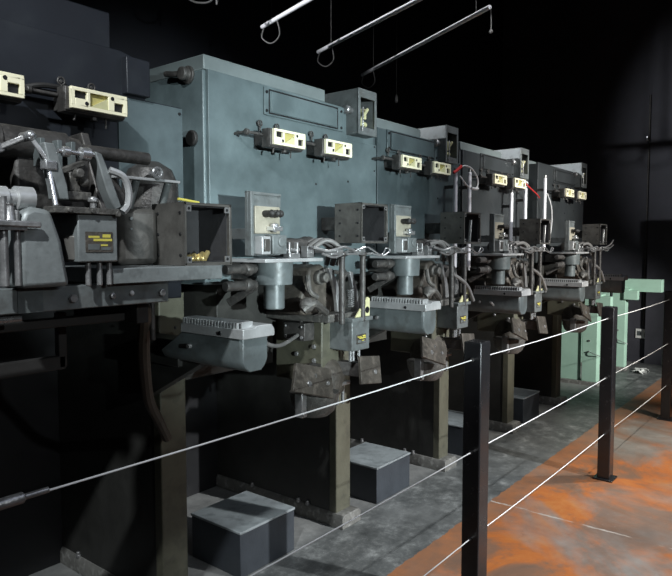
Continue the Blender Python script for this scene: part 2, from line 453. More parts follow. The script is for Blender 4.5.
def funnel(parent, cx, cy=1.70):
    m = MB()
    m.lathe((cx,cy,1.31),(0,0,1),[(0,.036),(.004,.040),(.092,.040),(.094,.038),(.095,.070),(.185,.074),(.188,.074)],32)
    f = m.build('feed_cylinder', 'tray', parent, bevel=0)
    m = MB(); m.box(cx-.135, cx+.185, cy-.09, cy+.12, 1.490, 1.503)
    m.build('shelf_plate', 'tray_lid', parent, bevel=.002)
    m = MB()
    for dx in (.03, .075):
        m.prism([(cx+dx,1.503),(cx+dx+.016,1.503),(cx+dx+.012,1.565),(cx+dx+.004,1.565)],'y',cy-.05,cy-.03)
    m.box(cx+.03,cx+.091,cy-.055,cy-.02,1.503,1.522); m.cyl((cx+.02,cy-.04,1.535),(cx+.10,cy-.04,1.535),.006)
    m.build('fork_bracket', 'steel', parent)
    for z in (1.465, 1.405):
        m = MB(); m.cyl((cx-.22,cy+.03,z),(cx-.07,cy+.03,z),.018); m.lathe((cx-.13,cy+.03,z),(1,0,0),[(0,.02),(.01,.026),(.03,.026),(.04,.02)])
        m.build('side_pipe', 'iron', parent)
    m = MB(); m.bar((cx-.05,cy+.05,1.40),(cx-.085,cy+.16,1.33),.022,.03); m.build('strut', 'iron', parent)
    m = MB(); m.box(cx-.05,cx+.05,cy+.05,1.888,1.42,1.488); m.build('bracket_arm','iron',parent)

def open_box(parent, x0, x1, z0, z1, y0, y1, name='open_box'):
    t_ = .008
    m = MB(); m.use('box_grey')
    m.box(x0, x0+t_, y0, y1, z0, z1); m.box(x1-t_, x1, y0, y1, z0, z1); m.box(x0, x1, y0, y1, z1-t_, z1)
    m.box(x0, x1, y0, y1, z0, z0+t_); m.box(x0, x1, y1-t_, y1, z0, z1)
    o = m.build(name, None, parent, bevel=.0015)
    m = MB(); e = .0015; g = x0+t_+e; h = x1-t_-e
    m.box(g, g+.002, y0+.012, y1-t_, z0+t_, z1-t_); m.box(h-.002, h, y0+.012, y1-t_, z0+t_, z1-t_)
    m.box(g, h, y1-t_-.004, y1-t_-.001, z0+t_, z1-t_); m.box(g, h, y0+.012, y1-t_, z1-t_-.003, z1-t_-.001); m.box(g, h, y0+.012, y1-t_, z0+t_+.001, z0+t_+.003)
    m.build('shade_liner', 'box_in', o, bevel=0)  # added dark lining: shadow inside the box put into its colour
    m = MB()
    for x in (x0+t_, x1-t_-.018):
        for z in (z0+t_, z1-t_-.018):
            m.use('steel').box(x, x+.018, y0+.001, y0+.004, z, z+.018); m.use('black').lathe((x+.009,y0+.001,z+.009),(0,-1,0),[(0,.005),(.002,.004)],8)
    m.build('corner_tab', None, o, bevel=0)
    m = MB().use('black')
    for y in (y0+.02, y1-.03):
        for z in (z0+.03, (z0+z1)/2, z1-.03): m.lathe((x0,y,z),(-1,0,0),[(0,.005),(.003,.004)],8)
    m.build('rivet', None, o, bevel=0)
    return o

def tray(parent, x, y0=1.54, y1=1.98, full=True):
    """comb tray; x = left face"""
    w = .128
    def prof(e): return [(x+e,1.245),(x+e,1.165),(x+.014+e,1.140),(x+.038,1.127),(x+w-.038,1.127),(x+w-.014-e,1.140),(x+w-e,1.165),(x+w-e,1.245)]
    m = MB(); m.rings([[(a,y0+.006,b) for a,b in prof(.008)], [(a,y0+.016,b) for a,b in prof(0)],
             [(a,y1-.13 if b > 1.2 else y1, b) for a,b in prof(0)]])
    m.build('tray_body', 'tray', parent, bevel=.003)
    m = MB(); m.prism([(x-.010,1.243),(x+w+.010,1.243),(x+w+.010,1.266),(x+w-.004,1.284),(x+.052,1.284),(x+.046,1.276),(x-.010,1.276)],'y',y0-.012,y1-.13)
    lid = m.build('tray_lid', 'tray_lid', parent, bevel=.002)
    m = MB(); n = 19
    m.use('black').box(x+.002, x+.010, y0+.02, y1-.135, 1.276, 1.292)
    m.use('tray_lid')
    for k in range(n):
        yy = y0+.020+(y1-y0-.165)*k/(n-1); m.box(x-.006, x+.002, yy, yy+.007, 1.276, 1.296)
    m.box(x+.010, x+.060, y0+.015, y1-.132, 1.276, 1.297)
    m.build('comb', None, lid, bevel=0)
    m = MB().use('black'); m.lathe((x-.0105,y0+.10,1.256),(-1,0,0),[(0,.008),(.003,.006)],8); m.lathe((x-.0105,y1-.1,1.256),(-1,0,0),[(0,.006),(.003,.005)],8)
    m.use('steel').lathe((x-.0005,y1-.17,1.195),(-1,0,0),[(0,.010),(.012,.008)],8)
    m.build('screw', None, lid, bevel=0)
    m = MB(); m.box(x+.03, x+.12, y1-.06, 2.15, 1.10, 1.20); m.prism([(1.80,1.13),(2.15,.95),(2.15,1.13)],'x',x+.05,x+.10)
    m.build('tray_bracket', 'dark_base', parent)

def name_plate(parent, x0, x1, z0, z1, y):
    m = MB(); m.use('brown_iron').box(x0, x1, y-.002, y, z0, z1)
    w, h = x1-x0, z1-z0
    m.use('yellow')
    m.box(x0+w*.28, x0+w*.97, y-.0028, y-.002, z0+h*.54, z0+h*.66)
    m.box(x0+w*.10, x0+w*.50, y-.0028, y-.002, z0+h*.70, z0+h*.80)
    m.box(x0+w*.62, x0+w*.92, y-.0028, y-.002, z0+h*.72, z0+h*.88)
    m.box(x0+w*.55, x0+w*.80, y-.0028, y-.002, z0+h*.30, z0+h*.38)
    m.use('gear'); m.box(x0+w*.08, x0+w*.50, y-.0028, y-.002, z0+h*.12, z0+h*.40)
    m.box(x0+w*.56, x0+w*.92, y-.0028, y-.002, z0+h*.10, z0+h*.24)
    return m.build('name_plate', None, parent, bevel=0)

def head(parent, X):
    """working head. X = x offset to M2's measured place"""
    # body block with ledge
    m = MB(); m.box(X+2.07, X+2.235, 1.72, 1.99, .96, 1.235)
    b = m.build('head_block', 'olive', parent, bevel=.006)
    m = MB()
    for y, z in ((1.76,1.12),(1.76,1.06),(1.86,1.08),(1.80,.99)): m.bolt((X+2.07,y,z),(-1,0,0),.011)
    m.build('bolt', 'steel', b)
    m = MB(); m.prism([(X+2.02,1.64),(X+2.27,1.64),(X+2.27,1.99),(X+2.0,1.99),(X+1.99,1.80)],'z',1.235,1.268)
    m.build('head_ledge', 'cast', parent, bevel=.004)
    # side junction box on the left face
    m = MB(); m.box(X+2.005, X+2.07, 1.76, 1.88, 1.15, 1.225); m.cyl((X+2.03,1.80,1.225),(X+2.03,1.80,1.25),.008)
    j = m.build('junction_box', 'iron', parent)
    m = MB()
    for y in (1.775,1.865): m.bolt((X+2.005,y,1.165),(-1,0,0),.008); m.bolt((X+2.005,y,1.21),(-1,0,0),.006)
    m.build('bolt', 'steel', j)
    m = MB(); m.tube([(X+1.70,1.72,1.20),(X+1.77,1.72,1.165),(X+1.88,1.76,1.155),(X+2.01,1.80,1.175)], .008)
    m.build('cable', 'grey_hose', parent, bevel=0)
    # rounded foot casting and turned cup below
    m = MB(); m.lathe((X+2.14,1.78,.90),(0,0,1),[(0,.08),(.02,.10),(.08,.105),(.13,.085),(.16,.06)],28)
    m.build('foot_casting', 'brown_iron', parent, bevel=0)
    m = MB(); m.lathe((X+2.045,1.74,.835),(0,0,1),[(0,.06),(.02,.085),(.06,.10),(.10,.105),(.105,.09)],28)
    m.build('drip_cup', 'cast', parent, bevel=0)
    m = MB(); m.box(X+1.92,X+1.95,1.70,1.74,.85,.96); m.bolt((X+1.93,1.70,.865),(0,-1,0),.012); m.build('drip_bracket','steel',parent)
    m = MB()
    for dx in (.05,.09): m.cyl((X+2.10+dx,1.70,.86),(X+2.10+dx,1.70,.95),.008)
    m.box(X+2.12,X+2.22,1.68,1.72,.945,.96)
    m.build('drain_pin', 'steel', parent)
    # two slanted shoe plates
    p = MB(); p.plate([(X+1.725,1.585,1.012),(X+1.985,1.60,.932),(X+2.01,1.635,1.045),(X+1.80,1.635,1.100)], .014)
    q = p.build('shoe_plate', 'brown_iron', parent, bevel=.002)
    m = MB(); m.bolt((X+1.84,1.598,1.02),(0,-1,.2),.014); m.bolt((X+1.965,1.605,1.0),(0,-1,.2),.010); m.build('bolt','steel',q)
    m = MB(); m.bar((X+1.88,1.62,1.02),(X+2.08,1.76,1.02),.05,.06); m.build('shoe_arm','iron',parent)
    p = MB(); p.plate([(X+2.155,1.585,.965),(X+2.305,1.585,.945),(X+2.338,1.62,1.058),(X+2.19,1.62,1.075)], .014)
    q = p.build('shoe_plate', 'brown_iron', parent, bevel=.002)
    m = MB(); m.bolt((X+2.275,1.592,1.0),(0,-1,.2),.012); m.build('bolt','steel',q)
    m = MB(); m.bar((X+2.25,1.61,1.01),(X+2.18,1.76,1.02),.05,.06); m.build('shoe_arm','iron',parent)
    # gear box hung in front
    m = MB(); m.box(X+2.125, X+2.25, 1.60, 1.725, 1.107, 1.232)
    g = m.build('gear_box', 'gear', parent, bevel=.004)
    m = MB(); m.box(X+2.115, X+2.262, 1.59, 1.73, 1.232, 1.248); m.build('gear_box_lid', 'gear', g, bevel=.002)
    name_plate(g, X+2.155, X+2.222, 1.135, 1.175, 1.60)
    m = MB()
    for dx in (2.165, 2.185, 2.225): m.cyl((X+dx,1.64,1.107),(X+dx,1.64,1.055),.008)
    m.build('pin', 'bright_steel', g)
    # gusset bracket on the lid
    m = MB(); n = 14; cx, cz, r = X+2.232, 1.276, .014
    poly = [(X+2.15,1.249),(X+2.252,1.249),(X+2.252,1.325),(X+2.235,1.332)]
    m.prism(poly,'y',1.60,1.608); gs = m.build('gusset_bracket', 'pale_yellow', parent, bevel=.0015)
    MB().use('black').lathe((cx,1.601,cz),(0,-1,0),[(0,r),(.003,r)],20).build('hole', None, gs, bevel=0)
    # guide rods and their top bar
    for x, z0 in ((2.055,1.25),(2.198,1.25)):
        m = MB(); m.cyl((X+x,1.60,z0-.02),(X+x,1.60,1.515),.0125); m.lathe((X+x,1.60,1.505),(0,0,1),[(0,.013),(.012,.020),(.022,.013)],12)
        m.build('guide_rod', 'iron', parent)
    m = MB(); m.box(X+1.97, X+2.25, 1.585, 1.615, 1.513, 1.522); m.box(X+2.0,X+2.04,1.58,1.70,1.522,1.535); m.box(X+2.15,X+2.19,1.58,1.64,1.522,1.54)
    m.build('top_bar', 'steel', parent, bevel=.0015)
    m = MB(); m.tube([(X+2.12,1.59,1.525),(X+2.20,1.58,1.545),(X+2.29,1.57,1.512),(X+2.33,1.57,1.54),(X+2.36,1.57,1.53),(X+2.30,1.57,1.508),(X+2.24,1.585,1.52)], .0035, 6)
    m.build('wire_loop', 'bright_steel', parent, bevel=0)
    m = MB(); m.tube([(X+1.90,1.62,1.545),(X+1.97,1.60,1.53),(X+2.05,1.585,1.545),(X+2.12,1.585,1.53)], .006, 6)
    m.tube([(X+1.93,1.60,1.52),(X+2.0,1.59,1.505),(X+2.09,1.59,1.53),(X+2.16,1.59,1.52)], .005, 6)
    m.build('linkage', 'steel', parent, bevel=0)
    # casting behind the rods with two curved levers
    m = MB()
    m.prism([(X+1.93,1.268),(X+2.19,1.268),(X+2.14,1.34),(X+2.10,1.44),(X+2.05,1.475),(X+1.97,1.46),(X+1.955,1.40),(X+1.90,1.33)],'y',1.70,1.86)
    c = m.build('head_casting', 'brown_iron', parent, bevel=.012)
    m = MB(); m.lathe((X+2.02,1.70,1.42),(0,-1,0),[(0,.03),(.02,.03),(.025,.02),(.05,.02),(.052,.012)],16)
    m.lathe((X+2.0,1.70,1.32),(0,-1,0),[(0,.012),(.015,.010)],8)
    m.build('boss', 'cast', c)
    def lever(xa, za, xb, zb, bow, y):
        mm = MB(); L_, R_ = [], []
        for k in range(9):
            t_ = k/8; x = xa+(xb-xa)*t_+bow*math.sin(PI*t_); z = za+(zb-za)*t_; w = .011+.008*t_
            L_.append((X+x-w, z)); R_.append((X+x+w, z))
        mm.prism(L_+R_[::-1],'y',y,y+.018); return mm
    lever(2.046,1.46,2.115,1.275,.014,1.655).build('lever', 'steel', parent, bevel=.002)
    lever(2.19,1.44,2.232,1.262,.012,1.655).build('lever', 'steel', parent, bevel=.002)
    m = MB(); m.bar((X+2.19,1.69,1.44),(X+2.10,1.69,1.36),.03,.03); m.cyl((X+2.03,1.68,1.45),(X+2.20,1.68,1.43),.009)
    m.build('cross_shaft','iron',parent)
    m = MB(); m.tube([(X+2.165+.015*math.cos(a),1.64+.015*math.sin(a),1.29+.0085*a/PI*.5) for a in [k*PI/4 for k in range(0,72)]], .0028, 5, 1)
    m.build('spring', 'steel', parent, bevel=0)
    m = MB(); m.tube([(X+1.86,1.64,1.30),(X+1.90,1.62,1.325),(X+1.96,1.63,1.30),(X+2.0,1.64,1.28)], .016, 8); m.sphere((X+1.885,1.64,1.32),.03,8)
    m.build('oil_fitting', 'cast', parent, bevel=0)
    m = MB(); m.tube([(X+1.935,1.68,1.43),(X+1.925,1.66,1.37),(X+1.96,1.65,1.345)], .011, 8); m.build('hook_lever','cast',parent,bevel=0)
    # motor cylinder and hoses above
    m = MB(); m.lathe((X+1.80,1.76,1.545),(1,0,0),[(0,.02),(.004,.037),(.20,.037),(.205,.045),(.235,.045),(.24,.02)],20)
    m.build('drive_cylinder', 'iron', parent, bevel=0)
    m = MB()
    for dy, r in ((0,.012),(-.03,.010),(.03,.010)):
        m.tube([(X+1.99,1.72+dy,1.545),(X+2.02,1.69+dy,1.572),(X+2.055,1.67+dy,1.562),(X+2.085,1.66+dy,1.53),(X+2.09,1.68+dy,1.47)], r, 8)
    m.build('hose', 'grey_hose', parent, bevel=0)
    m = MB(); m.box(X+1.905,X+1.945,1.655,1.69,1.505,1.55); m.use('black') if False else None
    m.bolt((X+1.925,1.655,1.528),(0,-1,0),.010); m.build('clamp_block','steel',parent,bevel=.001)
    m = MB(); m.cyl((X+2.0,1.86,1.36),(X+2.0,2.0,1.36),.05); m.box(X+2.09,X+2.22,1.90,2.03,1.02,1.22); m.build('carrier_arm','dark_base',parent)

# ------------------------------------------------------------ machines two to five
PITCH = 1.144
COLX = 2.703
labels = ['dark grey-blue machine with the brightest lit front panel, second from the left of the row',
          'middle machine of the row, grey panel between the brightest panel and the white tubes',
          'fourth machine from the left, two white tubes and a short red wire at its panel',
          'last dark machine before the pale green frames, one white tube at its panel edge']
OFF = [0., .93, 2.02, 3.36]
SHELL = [(1.612,2.710),(2.722,3.625),(3.655,4.715),(4.90,6.02)]
first = None
machines = []
for i in range(4):
    O = (COLX+PITCH*i+.06, 2.5, 0)
    t = thing('industrial_machine', labels[i], 'machine', O, 'row of industrial machines')
    machines.append(t)
    xl, xr = SHELL[i]
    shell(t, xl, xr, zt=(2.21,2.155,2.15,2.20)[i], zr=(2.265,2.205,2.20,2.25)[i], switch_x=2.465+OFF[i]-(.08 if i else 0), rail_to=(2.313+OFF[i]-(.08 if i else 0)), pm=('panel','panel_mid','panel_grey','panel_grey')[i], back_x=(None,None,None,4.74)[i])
    base(t, COLX+PITCH*i)
    crossbeam(t, COLX+PITCH*(i-1)+.16, COLX+PITCH*i+.0)
    if i == 0:
        before = set(t.children)
        connector(t, 1.838, 1.949); connector(t, 2.158, 1.949)
        switch_box(t, 2.478)
        cover_frame(t, 1.925, 2.375)
        terminal(t, 1.605); funnel(t, 1.762)
        ob = open_box(t, 2.19, 2.388, 1.563, 1.733, 1.60, 1.745)
        m = MB(); m.box(2.27,2.32,1.745,1.889,1.62,1.68); m.build('box_bracket','iron',t)
        head(t, 0.)
        upper = [c for c in t.children if c not in before]
        before = set(t.children)
        tray(t, COLX-.092)
        lower = [c for c in t.children if c not in before]
    else:
        for c in upper:
            q = copy_part(c, t, OFF[i]-PITCH*i)
            if q.name.startswith('switch_box'): q.location.x -= .08; q.location.z -= (.05,.05,.02)[i-1]
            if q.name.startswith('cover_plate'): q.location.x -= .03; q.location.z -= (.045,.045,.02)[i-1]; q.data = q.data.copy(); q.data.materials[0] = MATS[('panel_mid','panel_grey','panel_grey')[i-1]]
        for c in lower: copy_part(c, t)

# side access block and pin on the left flank of the first full machine
m = MB(); m.lathe((1.600,1.985,2.20),(-1,0,0),[(0,.034),(.010,.034),(.012,.022),(.026,.022),(.028,.026),(.040,.024),(.042,.010)],18)
m.tube([(1.575,1.985,2.20),(1.568,2.04,2.205),(1.572,2.09,2.215)],.012,8)
m.build('side_knob', 'iron', machines[0])
m = MB(); m.cyl((1.60,1.965,1.96),(1.585,1.965,1.96),.03); m.build('side_knob','rubber',machines[0])

def white_tube(parent, x, z0, z1, y=1.75):
    m = MB(); m.cyl((x,y,z0),(x,y,z1),.0125,n=16)
    o = m.build('white_tube', 'white_tube', parent, bevel=.002)
    m = MB(); m.cyl((x,y,z1),(x,y,z1+.02),.010); m.cyl((x,y,z0),(x,y,z0-.02),.010); m.SPLIT.add('end_cap'); m.SPLIT.add('tube_clip'); m.build('end_cap','steel',o,bevel=0)
    m = MB(); m.box(x-.008,x+.008,y+.012,1.892,z1-.10,z1-.08); m.box(x-.008,x+.008,y+.012,1.892,z0+.04,z0+.06); m.build('tube_clip','iron',o)
white_tube(machines[1], 3.43, 1.42, 1.99, 1.82); white_tube(machines[1], 3.61, 1.42, 2.0, 1.82)
white_tube(machines[2], 4.245, 1.51, 1.915, 1.82); white_tube(machines[2], 4.49, 1.59, 1.97, 1.82)
white_tube(machines[3], 4.87, 1.535, 2.07, 1.82)
m = MB()
m.tube([(3.40,1.79,1.985),(3.445,1.78,2.02),(3.52,1.78,2.022),(3.575,1.78,2.008),(3.635,1.78,1.965),(3.64,1.78,1.92),(3.60,1.78,1.897),(3.53,1.78,1.90),(3.473,1.78,1.923),(3.43,1.79,1.96)], .0045, 8)
m.build('white_cable', 'white_cable', machines[1], bevel=0)
MB().tube([(3.37,1.80,1.975),(3.40,1.79,1.995),(3.435,1.785,2.018)], .009, 8).build('red_sleeve', 'red', machines[1], bevel=0)
MB().tube([(3.545,1.775,1.898),(3.59,1.775,1.896),(3.63,1.775,1.90)], .009, 8).build('cable_joint', 'white_cable', machines[1], bevel=0)
MB().tube([(4.38,1.80,2.01),(4.47,1.79,1.975),(4.58,1.78,1.935),(4.66,1.78,1.905)], .0045, 8).build('red_wire', 'red', machines[2], bevel=0)
MB().tube([(4.38,1.80,2.01),(4.45,1.79,2.0),(4.49,1.81,1.98)], .005, 8).build('white_cable', 'white_cable', machines[2], bevel=0)
MB().tube([(4.87,1.80,1.95),(4.93,1.79,1.86),(4.95,1.79,1.75),(4.92,1.79,1.64),(4.87,1.80,1.57)], .004, 8).build('white_cable', 'white_cable', machines[3], bevel=0)
# curling grey hoses over the heads of the farther machines
for k, dx in ((1,.93),(2,2.02),(3,3.36)):
    MB().tube([(1.93+dx,1.66,1.56),(1.99+dx,1.63,1.565),(2.06+dx,1.62,1.50),(2.10+dx,1.62,1.41),(2.15+dx,1.60,1.375),(2.22+dx,1.59,1.33),(2.27+dx,1.58,1.25)], .010, 8).build('curled_hose','grey_hose',machines[k],bevel=0)
    MB().bar((2.22+dx,1.585,1.57),(2.235+dx,1.585,1.69),.016,.010).build('pull_handle','steel',machines[k])
MB().tube([(5.56,1.58,1.53),(5.66,1.55,1.56),(5.72,1.54,1.60)],.006,8).build('bent_lever','steel',machines[3],bevel=0)
MB().tube([(5.60,1.58,1.53),(5.70,1.56,1.535),(5.76,1.55,1.56)],.006,8).build('bent_lever','steel',machines[3],bevel=0)

# ------------------------------------------------------------ nearest machine (left edge of the frame)
O = (1.0, 2.5, 0)
near = thing('industrial_machine', 'nearest machine at the left edge, cut off by the frame, with a dark upper panel', 'machine', O)
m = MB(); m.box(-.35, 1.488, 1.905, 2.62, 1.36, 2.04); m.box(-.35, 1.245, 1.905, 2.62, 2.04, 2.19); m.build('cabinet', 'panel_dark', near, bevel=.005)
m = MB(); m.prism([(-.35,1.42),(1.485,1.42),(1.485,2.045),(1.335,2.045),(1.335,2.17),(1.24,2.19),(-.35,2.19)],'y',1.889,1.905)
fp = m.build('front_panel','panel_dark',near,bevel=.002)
MB().box(1.225,1.4845,1.881,1.889,1.43,2.04).build('lit_area_plate','panel_mid',fp,bevel=.002)  # added paler plate: lit area of the dark panel put into its colour
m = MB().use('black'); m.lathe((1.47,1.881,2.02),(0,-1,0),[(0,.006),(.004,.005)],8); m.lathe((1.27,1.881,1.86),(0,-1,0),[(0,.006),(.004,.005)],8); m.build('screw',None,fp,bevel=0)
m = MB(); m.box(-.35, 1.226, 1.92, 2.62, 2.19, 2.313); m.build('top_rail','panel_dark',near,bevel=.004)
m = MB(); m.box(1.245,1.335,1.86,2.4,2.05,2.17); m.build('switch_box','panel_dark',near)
connector(near, .678, 1.950); connector(near, .997, 1.950)
m = MB(); m.cyl((.90,1.86,2.0),(1.02,1.86,2.0),.010); m.tube([(.90,1.85,2.0),(.95,1.84,2.015),(1.02,1.85,2.02)],.008,8); m.build('linking_cable','rubber',near,bevel=0)
base(near, COLX-PITCH)
MB().box(-.35, COLX-PITCH, 2.95, 2.98, 0, 1.36).build('shade_sheet','black',near)  # added black sheet hiding the lit back wall, stands in for shade
MB().box(-.35, -.25, 2.16, 2.95, 0, 1.36).build('base_wall','dark_base',near)
tray(near, COLX-PITCH-.112)
# front beam
m = MB(); m.box(-.35, 1.125, 1.50, 1.56, 1.392, 1.452); fb = m.build('front_beam','gear',near,bevel=.003)
m = MB()
for px, r in ((.835,.012),(.945,.008),(1.10,.011)): m.hexnut((px,1.50,1.42),(0,-1,0),r,.010)
m.build('bolt','steel',fb)
MB().sphere((1.003,1.497,1.424),.007,8).build('bright_stud','white_cable',fb,bevel=0)
m = MB(); m.box(.70,.76,1.497,1.5005,1.393,1.451); m.build('patch_plate','tray',fb,bevel=0)
m = MB(); m.box(-.35,1.10,1.62,1.65,1.335,1.36); m.box(-.35,.95,1.75,1.775,1.195,1.235); m.box(1.06,1.10,1.56,1.9,1.33,1.39); m.box(-.2,-.15,1.56,1.9,1.2,1.39); m.box(.93,.955,1.75,1.775,1.2,1.36)
m.build('under_rail','rubber',near)  # near-black colour stands in for the shade under the beam
m = MB(); m.cyl((-.3,1.53,1.372),(.72,1.53,1.378),.008); m.build('under_rod','bright_steel',near,bevel=0)
# shelf slab and the long open box on it
m = MB(); m.box(.93,1.30,1.47,1.87,1.452,1.492); m.build('shelf_plate','gear_light',near,bevel=.002)
ob = open_box(near, 1.185, 1.366, 1.493, 1.677, 1.50, 1.655)
m = MB()
for p in ((1.225,1.53),(1.25,1.56),(1.27,1.54),(1.29,1.58)):
    m.cyl((p[0],1.54,1.508+random.random()*.02),(p[0]+.03,1.56,1.515+random.random()*.03),.008,n=10); m.sphere((p[0],1.55,1.512),.012,8)
m.build('brass_fitting','brass',ob,bevel=0)
m = MB()
m.prism([(1.07,1.66),(1.11,1.63),(1.185,1.62),(1.185,1.84),(1.07,1.84)],'z',1.493,1.665)
rb = m.build('rounded_housing','box_grey',near,bevel=.02)
m = MB(); m.bolt((1.10,1.637,1.63),(-.4,-1,0),.006); m.bolt((1.10,1.637,1.60),(-.4,-1,0),.004); m.build('bolt','gear',rb)
# rail over the box with ring, posts, yellow strip
m = MB(); m.box(1.015,1.235,1.58,1.61,1.738,1.746); m.build('rail_bar','tray_lid',near,bevel=.0015)
for x in (1.095,1.205):
    m = MB(); m.cyl((x,1.64,1.66),(x,1.60,1.74),.011); m.build('rail_post','gear',near)
m = MB(); m.tube([(1.15+.014*math.cos(a),1.575,1.762+.014*math.sin(a)) for a in [2*PI*k/8 for k in range(8)]],.005,6,3,True); m.cyl((1.15,1.57,1.762),(1.15,1.61,1.762),.006)
m.build('ring','bright_steel',near,bevel=0)
m = MB(); m.lathe((1.285,1.80,1.66),(0,0,1),[(0,.09),(.09,.09),(.14,.07),(.165,.03),(.168,.005)],24); m.build('dome_cover','iron',near,bevel=0)
m = MB(); m.tube([(1.225,1.58,1.692),(1.26,1.575,1.688),(1.30,1.575,1.684)],.004,8); m.build('yellow_strip','yellow',near,bevel=0)
# gear housing with yellow plate
m = MB(); m.box(.826,.934,1.45,1.62,1.510,1.628); g = m.build('gear_box','gear_light',near,bevel=.004)
name_plate(g,.845,.918,1.535,1.585,1.45)
m = MB()
m.lathe((.845,1.49,1.515),(0,0,1),[(0,.03),(.06,.03)],20); m.build('gear_box_boss','box_grey',g)
m = MB()
for x in (.862,.893,.92): m.cyl((x,1.47,1.45),(x,1.47,1.512),.007)
m.build('pin','steel',g)
m = MB(); m.box(.762,.935,1.44,1.60,1.628,1.643); m.bolt((.80,1.44,1.635),(0,-1,0),.006); m.bolt((.86,1.44,1.635),(0,-1,0),.006); m.bolt((.925,1.435,1.63),(0,-1,0),.008); tb = m.build('head_table','cast',near,bevel=.002)
# curved sheet hood
m = MB(); n = 10; rs = []
prof = [(.705,1.46),(.705,1.52),(.71,1.58),(.725,1.618),(.75,1.636),(.79,1.63)]
def hood(z, xr_, y): return [(x, y, z_) for x, z_ in ()]
pts_f = [(.690,1.453),(.690,1.60),(.700,1.628),(.722,1.640),(.765,1.634),(.790,1.56),(.808,1.453)]
m.prism(pts_f,'y',1.455,1.60); m.build('hood','gear_light',near,bevel=.012)
m = MB(); m.lathe((.60,1.50,1.66),(1,0,0),[(0,.012),(.03,.012),(.032,.026),(.08,.026),(.082,.02),(.10,.02),(.102,.028),(.14,.028),(.145,.015)],18); m.build('roller','tray_lid',near,bevel=0)
m = MB(); m.cyl((.655,1.46,1.46),(.655,1.46,1.66),.010); m.cyl((.685,1.46,1.46),(.685,1.46,1.63),.007); m.box(.62,.70,1.44,1.48,1.585,1.597); m.lathe((.67,1.46,1.60),(0,0,1),[(0,.018),(.01,.012),(.04,.010),(.045,.014)],12)
m.build('valve_stem','steel',near,bevel=.001)
m = MB(); m.bar((.58,1.44,1.602),(.73,1.44,1.598),.012,.014); m.build('hand_lever','steel',near)
# big overhead casting, tapered
m = MB(); m.lathe((.69,1.68,1.815),(1,0,0),[(0,.042),(.006,.050),(.05,.050),(.055,.044),(.17,.042),(.23,.042),(.235,.034),(.27,.030),(.275,.019),(.50,.019)],28)
m.build('overhead_shaft','iron',near,bevel=0)
m = MB(); m.prism([(1.62,1.64),(1.75,1.64),(1.88,1.68),(1.88,1.83),(1.74,1.868),(1.65,1.86)],'x',.695,.725); m.build('shaft_bracket','iron',near,bevel=.004)
m = MB(); m.prism([(1.60,1.64),(1.88,1.66),(1.88,1.86),(1.70,1.87)],'x',.985,1.01); m.build('shaft_bracket','iron',near,bevel=.004)
m = MB(); m.box(.50,.70,1.74,1.80,1.66,1.90); m.build('side_plate','panel',near)
m = MB(); m.hexnut((.69,1.735,1.81),(0,-1,0),.034,.03); m.cyl((.69,1.71,1.81),(.69,1.68,1.81),.016); m.build('hex_nut','steel',near)
for x in (.842,.888,.925):
    m = MB(); m.box(x-.02,x-.008,1.61,1.65,1.755,1.825); m.build('fin','tray',near,bevel=.001)
m = MB(); m.bar((.715,1.60,1.785),(.765,1.56,1.815),.014,.014); m.cyl((.765,1.55,1.815),(.765,1.585,1.815),.012); m.cyl((.715,1.59,1.785),(.715,1.62,1.785),.012); m.build('link_arm','steel',near)
m = MB(); m.bar((.765,1.55,1.815),(.800,1.53,1.755),.018,.012); m.box(.785,.815,1.515,1.545,1.735,1.757); m.cyl((.80,1.53,1.74),(.80,1.50,1.645),.0065); m.sphere((.765,1.545,1.815),.013,8); m.build('connecting_rod','bright_steel',near)
m = MB(); m.prism([(.785,1.80),(.812,1.80),(.842,1.70),(.846,1.665),(.812,1.665),(.808,1.70)],'y',1.52,1.56); m.build('lever','gear_light',near,bevel=.003)
m = MB(); m.cyl((.83,1.54,1.786),(.94,1.54,1.786),.006); m.lathe((.886,1.54,1.786),(1,0,0),[(0,.008),(.004,.017),(.028,.017),(.032,.008)],14); m.lathe((.84,1.54,1.786),(1,0,0),[(0,.008),(.003,.013),(.018,.013),(.022,.008)],12); m.build('tie_rod','bright_steel',near,bevel=0)
m = MB(); m.prism([(.925,1.795),(.945,1.79),(.975,1.72),(1.0,1.655),(.98,1.645),(.955,1.70)],'y',1.53,1.57); m.build('lever','gear_light',near,bevel=.003)
m = MB(); m.tube([(.965,1.53,1.75),(1.0,1.52,1.735),(1.015,1.52,1.70),(1.012,1.52,1.66),(.995,1.52,1.64)],.010,8); m.build('hook_lever','tray_lid',near,bevel=0)
m = MB(); m.box(.858,.925,1.55,1.62,1.668,1.69); m.box(.87,.90,1.56,1.60,1.69,1.74); m.lathe((.885,1.55,1.735),(0,-1,0),[(0,.014),(.02,.012)],10); m.bar((.86,1.60,1.74),(.93,1.60,1.77),.02,.016)
m.sphere((.905,1.55,1.715),.013,8); m.build('cam_block','cast',near)
m = MB(); m.box(.78,.99,1.66,1.86,1.643,1.80); m.build('head_casting','iron',near,bevel=.01)
m = MB(); m.cyl((.898,1.50,1.643),(.898,1.50,1.675),.008); m.hexnut((.898,1.50,1.66),(0,0,1),.014,.012); m.build('stud','steel',near)
m = MB(); m.prism([(1.015,1.665),(1.05,1.665),(1.06,1.69),(1.03,1.74),(1.0,1.755)],'y',1.60,1.62); m.build('strut','iron',near)
# hose hanging by the column
HOSEPTS = [(1.10,1.6,1.40),(1.115,1.6,1.352),(1.15,1.66,1.256),(1.215,1.75,1.153),(1.305,1.86,1.02),(1.425,1.98,.91),(1.54,2.08,.79)]
m = MB(); m.tube(HOSEPTS,.019,10); m.build('hose','hose',near,bevel=0)
m = MB(); m.cyl((1.14,1.60,1.27),(1.14,1.60,1.40),.008); m.build('vertical_pipe','iron',near)
